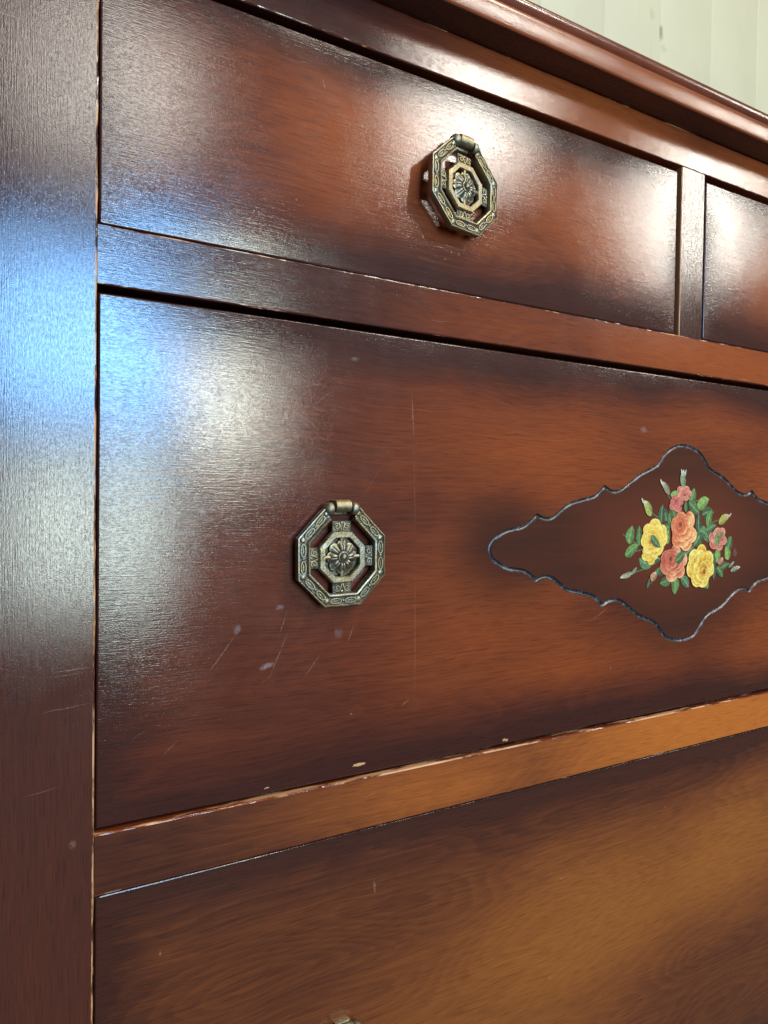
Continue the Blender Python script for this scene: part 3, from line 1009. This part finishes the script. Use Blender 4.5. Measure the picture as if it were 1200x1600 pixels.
class MB:
    def __init__(s):
        s.v, s.f = [], []

    def oct_sweep(s, prof, wob=0.0, gap=False):
        """closed profile (apothem, out) swept round an octagon, sides cut into short lengths"""
        nside = 6
        rings = []
        for k in ((2, 3, 4, 5, 6, 7, 0) if gap else range(8)):
            for i in range(nside):
                rings.append((k, i / nside))
        if gap:
            rings.append((1, 0.0))
            rings.append((1, 0.06))
            rings.insert(0, (1, 0.94))
        base = len(s.v)
        P = len(prof)
        for (k, t) in rings:
            for (ap, out) in prof:
                p = oct_pts(ap)
                a, b = p[k], p[(k + 1) % 8]
                x, z = a[0] + (b[0] - a[0]) * t, a[1] + (b[1] - a[1]) * t
                w = noise.noise(Vector((x * .22, z * .22, ap * .15))) * wob
                s.v.append(Vector((x * (1 + w * .02), -(out + w * 0.6), z * (1 + w * .02))))
        R = len(rings)
        if gap:
            s.f.append(tuple(base + j for j in range(P)))
            s.f.append(tuple(base + (R - 1) * P + j for j in reversed(range(P))))
        for i in range(R - 1 if gap else R):
            for j in range(P):
                a, b = base + i * P + j, base + i * P + (j + 1) % P
                c, d = base + ((i + 1) % R) * P + (j + 1) % P, base + ((i + 1) % R) * P + j
                s.f.append((a, d, c, b))

    def tube(s, pts, r, seg=6, closed=False, taper=None):
        base = len(s.v)
        n = len(pts)
        for i, p in enumerate(pts):
            a = pts[(i - 1) % n] if (closed or i > 0) else p
            b = pts[(i + 1) % n] if (closed or i < n - 1) else p
            t = (Vector(b) - Vector(a)).normalized()
            up = Vector((0, 1, 0))
            if abs(t.dot(up)) > 0.95:
                up = Vector((0, 0, 1))
            u = t.cross(up).normalized()
            w = u.cross(t)
            rr = r * (taper(i / max(1, n - 1)) if taper else 1)
            for k in range(seg):
                an = 2 * math.pi * k / seg
                s.v.append(Vector(p) + u * (rr * math.cos(an)) + w * (rr * math.sin(an)))
        for i in range(n if closed else n - 1):
            j = (i + 1) % n
            for k in range(seg):
                l = (k + 1) % seg
                s.f.append((base + i * seg + k, base + j * seg + k, base + j * seg + l, base + i * seg + l))
        if not closed:
            s.f.append(tuple(base + k for k in range(seg)))
            s.f.append(tuple(base + (n - 1) * seg + k for k in reversed(range(seg))))

    def lathe(s, prof, axis='y', c=(0, 0, 0), seg=24):
        """profile (radius, along); axis 'y' points out of the drawer (negative y), 'x' sideways"""
        base = len(s.v)
        for (r, h) in prof:
            for k in range(seg):
                an = 2 * math.pi * k / seg
                if axis == 'y':
                    p = Vector((r * math.cos(an), -h, r * math.sin(an)))
                else:
                    p = Vector((h, r * math.cos(an), r * math.sin(an)))
                s.v.append(p + Vector(c))
        for i in range(len(prof) - 1):
            for k in range(seg):
                l = (k + 1) % seg
                s.f.append((base + i * seg + k, base + i * seg + l, base + (i + 1) * seg + l, base + (i + 1) * seg + k))
        s.f.append(tuple(base + k for k in reversed(range(seg))))
        s.f.append(tuple(base + (len(prof) - 1) * seg + k for k in range(seg)))

    def boxr(s, x0, x1, y0, y1, z0, z1, ch=0.25):
        base = len(s.v)
        ins = [(x0, z0), (x1, z0), (x1, z1), (x0, z1)]
        cx, cz = (x0 + x1) / 2, (z0 + z1) / 2
        for (y, c) in ((y1, 0), (y0 + ch, 0), (y0, ch)):
            for (x, z) in ins:
                s.v.append(Vector((x - c * (1 if x > cx else -1), y, z - c * (1 if z > cz else -1))))
        for i in range(2):
            for k in range(4):
                l = (k + 1) % 4
                s.f.append((base + i * 4 + k, base + i * 4 + l, base + i * 4 + 4 + l, base + i * 4 + 4 + k))
        s.f.append((base + 8, base + 9, base + 10, base + 11))
        s.f.append((base + 3, base + 2, base + 1, base))

    def build(s, name, mat, sharp=38):
        me = bpy.data.meshes.new(name)
        me.from_pydata([tuple(v * MM) for v in s.v], [], s.f)
        bm = bmesh.new()
        bm.from_mesh(me)
        bmesh.ops.recalc_face_normals(bm, faces=bm.faces)
        bm.to_mesh(me)
        bm.free()
        me.materials.append(mat)
        me.polygons.foreach_set('use_smooth', [True] * len(me.polygons))
        me.set_sharp_from_angle(angle=math.radians(sharp))
        return me


# y = 0 is the drawer's face, z = 0 the pull's middle; out is -y
BK = 4.0
ring = MB()
ring.oct_sweep([(18.3, BK - 1.8), (18.3, BK + 2.0), (18.7, BK + 2.6), (19.4, BK + 2.75), (20.0, BK + 2.3), (20.25, BK + 1.5), (20.6, BK + 1.35), (22.2, BK + 1.5),
                (23.6, BK + 1.35), (23.95, BK + 1.6), (24.3, BK + 2.1), (24.8, BK + 2.0), (25.1, BK + 1.4), (25.1, BK + 0.3), (24.8, BK - 1.8)], 0.45, True)
for k in range(8):
    p = oct_pts(22.05)
    a, b = Vector((p[k][0], 0, p[k][1])), Vector((p[(k + 1) % 8][0], 0, p[(k + 1) % 8][1]))
    d = (b - a).normalized()
    nn = Vector((-d.z, 0, d.x))
    for t in (0.27, 0.73):
        if k == 1:
            continue
        c = a.lerp(b, t) + Vector((0, -(BK + 1.65), 0))
        el = [c + d * (3.1 * math.copysign(abs(math.cos(q)) ** 0.8, math.cos(q))) + nn * (1.25 * math.sin(q)) for q in [2 * math.pi * i / 16 for i in range(16)]]
        ring.tube(el, 0.52, 6, True)
        ring.tube([c + d * -1.4 + Vector((0, .2, 0)), c + Vector((0, 0.1, 0)), c + d * 1.4 + Vector((0, .2, 0))], 0.42, 6)
    c = a.lerp(b, 0.5) + Vector((0, -(BK + 1.35), 0))
    if k != 1:
        ring.lathe([(0.95, 0), (0.9, 0.4), (0.55, 0.8), (0.1, 0.95)], 'y', c, 10)
    ring.lathe([(1.6, 0), (1.55, 0.35), (1.1, 0.75), (0.2, 0.9)], 'y', a + Vector((0, -(BK + 1.2), 0)), 10)
ring_me = ring.build('drawer_pull', BRASS)

inner = MB()
inner.oct_sweep([(9.7, BK - 0.6), (9.7, BK + 1.2), (10.1, BK + 1.75), (12.6, BK + 1.75), (13.1, BK + 1.3), (13.3, BK + 0.6), (13.3, BK - 0.6)], 0.3)
for an in (0, 90, 180, 270):     # bridges from frame to rosette
    c, s_ = math.cos(math.radians(an)), math.sin(math.radians(an))
    inner.tube([Vector((c * 6.2, -(BK + 0.1), s_ * 6.2)), Vector((c * 10.0, -(BK + 0.2), s_ * 10.0))], 1.25, 8)
inner_me = inner.build('inner_frame', DULL)

ros = MB()
nr, na = 18, 128
H = []
for i in range(nr + 1):
    r = i / nr
    for j in range(na):
        a = 2 * math.pi * j / na
        pc = abs(math.cos(4 * a))
        edge = 8.7 * (0.80 + 0.20 * pc ** 0.55)
        h = 1.5 * math.sin(min(1, r * 1.15) * math.pi * 0.85) * (0.35 + 0.65 * pc ** 0.5) + 0.9 * (1 - r)
        h -= 0.55 * math.exp(-((abs(math.sin(4 * a)) - 0.0) / 0.22) ** 2) * (r > 0.3)     # crease down each petal
        h *= (1 - r ** 6)
        if r < 0.46:
            h = h * (r / 0.46) ** 2 + 0.9 * (1 - (r / 0.46) ** 2)
        ros.v.append(Vector((r * edge * math.cos(a), -(BK + 0.6 + h), r * edge * math.sin(a))))
for i in range(nr):
    for j in range(na):
        k = (j + 1) % na
        ros.f.append((i * na + j, i * na + k, (i + 1) * na + k, (i + 1) * na + j))
base = len(ros.v)
for j in range(na):
    v = ros.v[nr * na + j]
    ros.v.append(Vector((v.x * 0.97, -(BK - 0.5), v.z * 0.97)))
for j in range(na):
    k = (j + 1) % na
    ros.f.append((nr * na + j, nr * na + k, base + k, base + j))
ros.lathe([(2.9, 1.2), (3.1, 2.0), (2.9, 2.5), (2.5, 2.6), (2.2, 2.2), (1.9, 2.3), (1.75, 2.9), (1.3, 3.5), (0.6, 3.85), (0.05, 3.9)], 'y', (0, -BK, 0), 24)
ros_me = ros.build('rosette', BRASS, 60)

bk = MB()
p9 = oct_pts(9.5)
b0 = len(bk.v)
for y in (-(BK - 2.2), -(BK - 1.2)):
    for (x, z) in p9:
        bk.v.append(Vector((x, y, z)))
for k in range(8):
    bk.f.append((b0 + k, b0 + (k + 1) % 8, b0 + 8 + (k + 1) % 8, b0 + 8 + k))
bk.f.append(tuple(range(b0 + 8, b0 + 16)))
bk.f.append(tuple(range(b0 + 7, b0 - 1, -1)))
bk.lathe([(3.2, -1.6), (3.2, BK - 2.0)], 'y', (0, 0, 0), 16)       # stem into the drawer front
bk_me = bk.build('back_plate', TARN)


def scroll_tab():
    s = MB()
    s.boxr(-5.4, 5.4, -(BK + 0.35), -(BK - 0.5), 12.9, 18.5, 0.3)
    for sg in (-1, 1):
        pts = []
        for i in range(26):
            t = i / 25
            an = t * 2.6 * math.pi
            r = 1.75 * (1 - 0.8 * t)
            pts.append(Vector((sg * (2.75 + r * math.cos(an + 0.6)), -(BK + 0.55), 15.7 + r * math.sin(an + 0.6))))
        s.tube(pts, 0.42, 6)
        s.tube([Vector((sg * 0.3, -(BK + 0.5), 13.6)), Vector((sg * 0.9, -(BK + 0.7), 15.2)), Vector((sg * 1.6, -(BK + 0.5), 17.6))], 0.4, 6)
    s.lathe([(0.8, 0.3), (0.6, 0.8), (0.1, 1.0)], 'y', (0, -BK, 17.4), 8)
    return s


tab_mes = []
for an in (0, 90, 180, 270):
    s = scroll_tab()
    c, q = math.cos(math.radians(an)), math.sin(math.radians(an))
    s.v = [Vector((v.x * c - v.z * q, v.y, v.x * q + v.z * c)) for v in s.v]
    me = s.build('scroll_tab', BRASS)
    me.materials.append(TARN)
    for p in me.polygons:
        if p.index < 10:
            p.material_index = 1
    tab_mes.append(me)

kn = MB()
prof = [(0.2, -4.5), (2.8, -4.5), (3.2, -4.2), (3.3, 0), (3.2, 4.2), (2.8, 4.5), (0.2, 4.5)]
kn.lathe(prof, 'x', (0, -(BK + 0.8), 26.0), 24)
kn.boxr(-4.2, 4.2, -2.8, 0.8, 21.5, 29.0, 0.4)
kn_me = kn.build('hinge_knuckle', BRASS, 50)
lg = MB()
for sg in (-1, 1):
    lg.lathe([(0.4, sg * 5.3), (2.9, sg * 5.3), (3.3, sg * 5.8), (3.2, sg * 7.9), (2.6, sg * 9.0), (1.4, sg * 10.2), (0.3, sg * 10.5)], 'x', (0, -(BK + 0.6), 24.6), 16)
lg_me = lg.build('hinge_lug', BRASS, 50)


def pull(x, z, f, tilt, spin, yaw=0.0):
    rx = Matrix.Rotation(math.radians(tilt), 4, 'X')
    rz = Matrix.Rotation(math.radians(spin), 4, 'Y')
    rx = Matrix.Rotation(math.radians(yaw), 4, 'Z') @ rx
    o = bpy.data.objects.new('drawer_pull', ring_me)
    COL.objects.link(o)
    o.parent = root
    piv = Vector((0, -(BK + 0.8) * MM, 26.4 * MM))
    mat = Matrix.Translation(Vector((x * MM, f(x, z) * MM, z * MM)) - root.location) @ rz
    o.matrix_local = mat @ Matrix.Translation(piv) @ rx @ Matrix.Translation(-piv)
    inv = Matrix.Translation(piv) @ rx.inverted() @ Matrix.Translation(-piv)
    for nm, me, still in [('inner_frame', inner_me, 0), ('rosette', ros_me, 0), ('back_plate', bk_me, 1), ('hinge_knuckle', kn_me, 1), ('hinge_lug', lg_me, 0)] + \
            [('scroll_tab', t, 0) for t in tab_mes]:
        c = bpy.data.objects.new(nm, me)
        COL.objects.link(c)
        c.parent = o
        if still:
            c.matrix_local = inv
    return o


pull(71.5, 202.0, f1, -4.0, 3.0, 7.0)
pull(478.5, 202.5, f1b, 0.0, 0)
pull(-1.0, -0.5, f2, 0.0, -1.0)
pull(546.0, -1.5, f2, 0.0, 1)
pull(4.0, -273.0, f3, 0.0, 0)
pull(546.0, -272.0, f3, 0.0, 0)
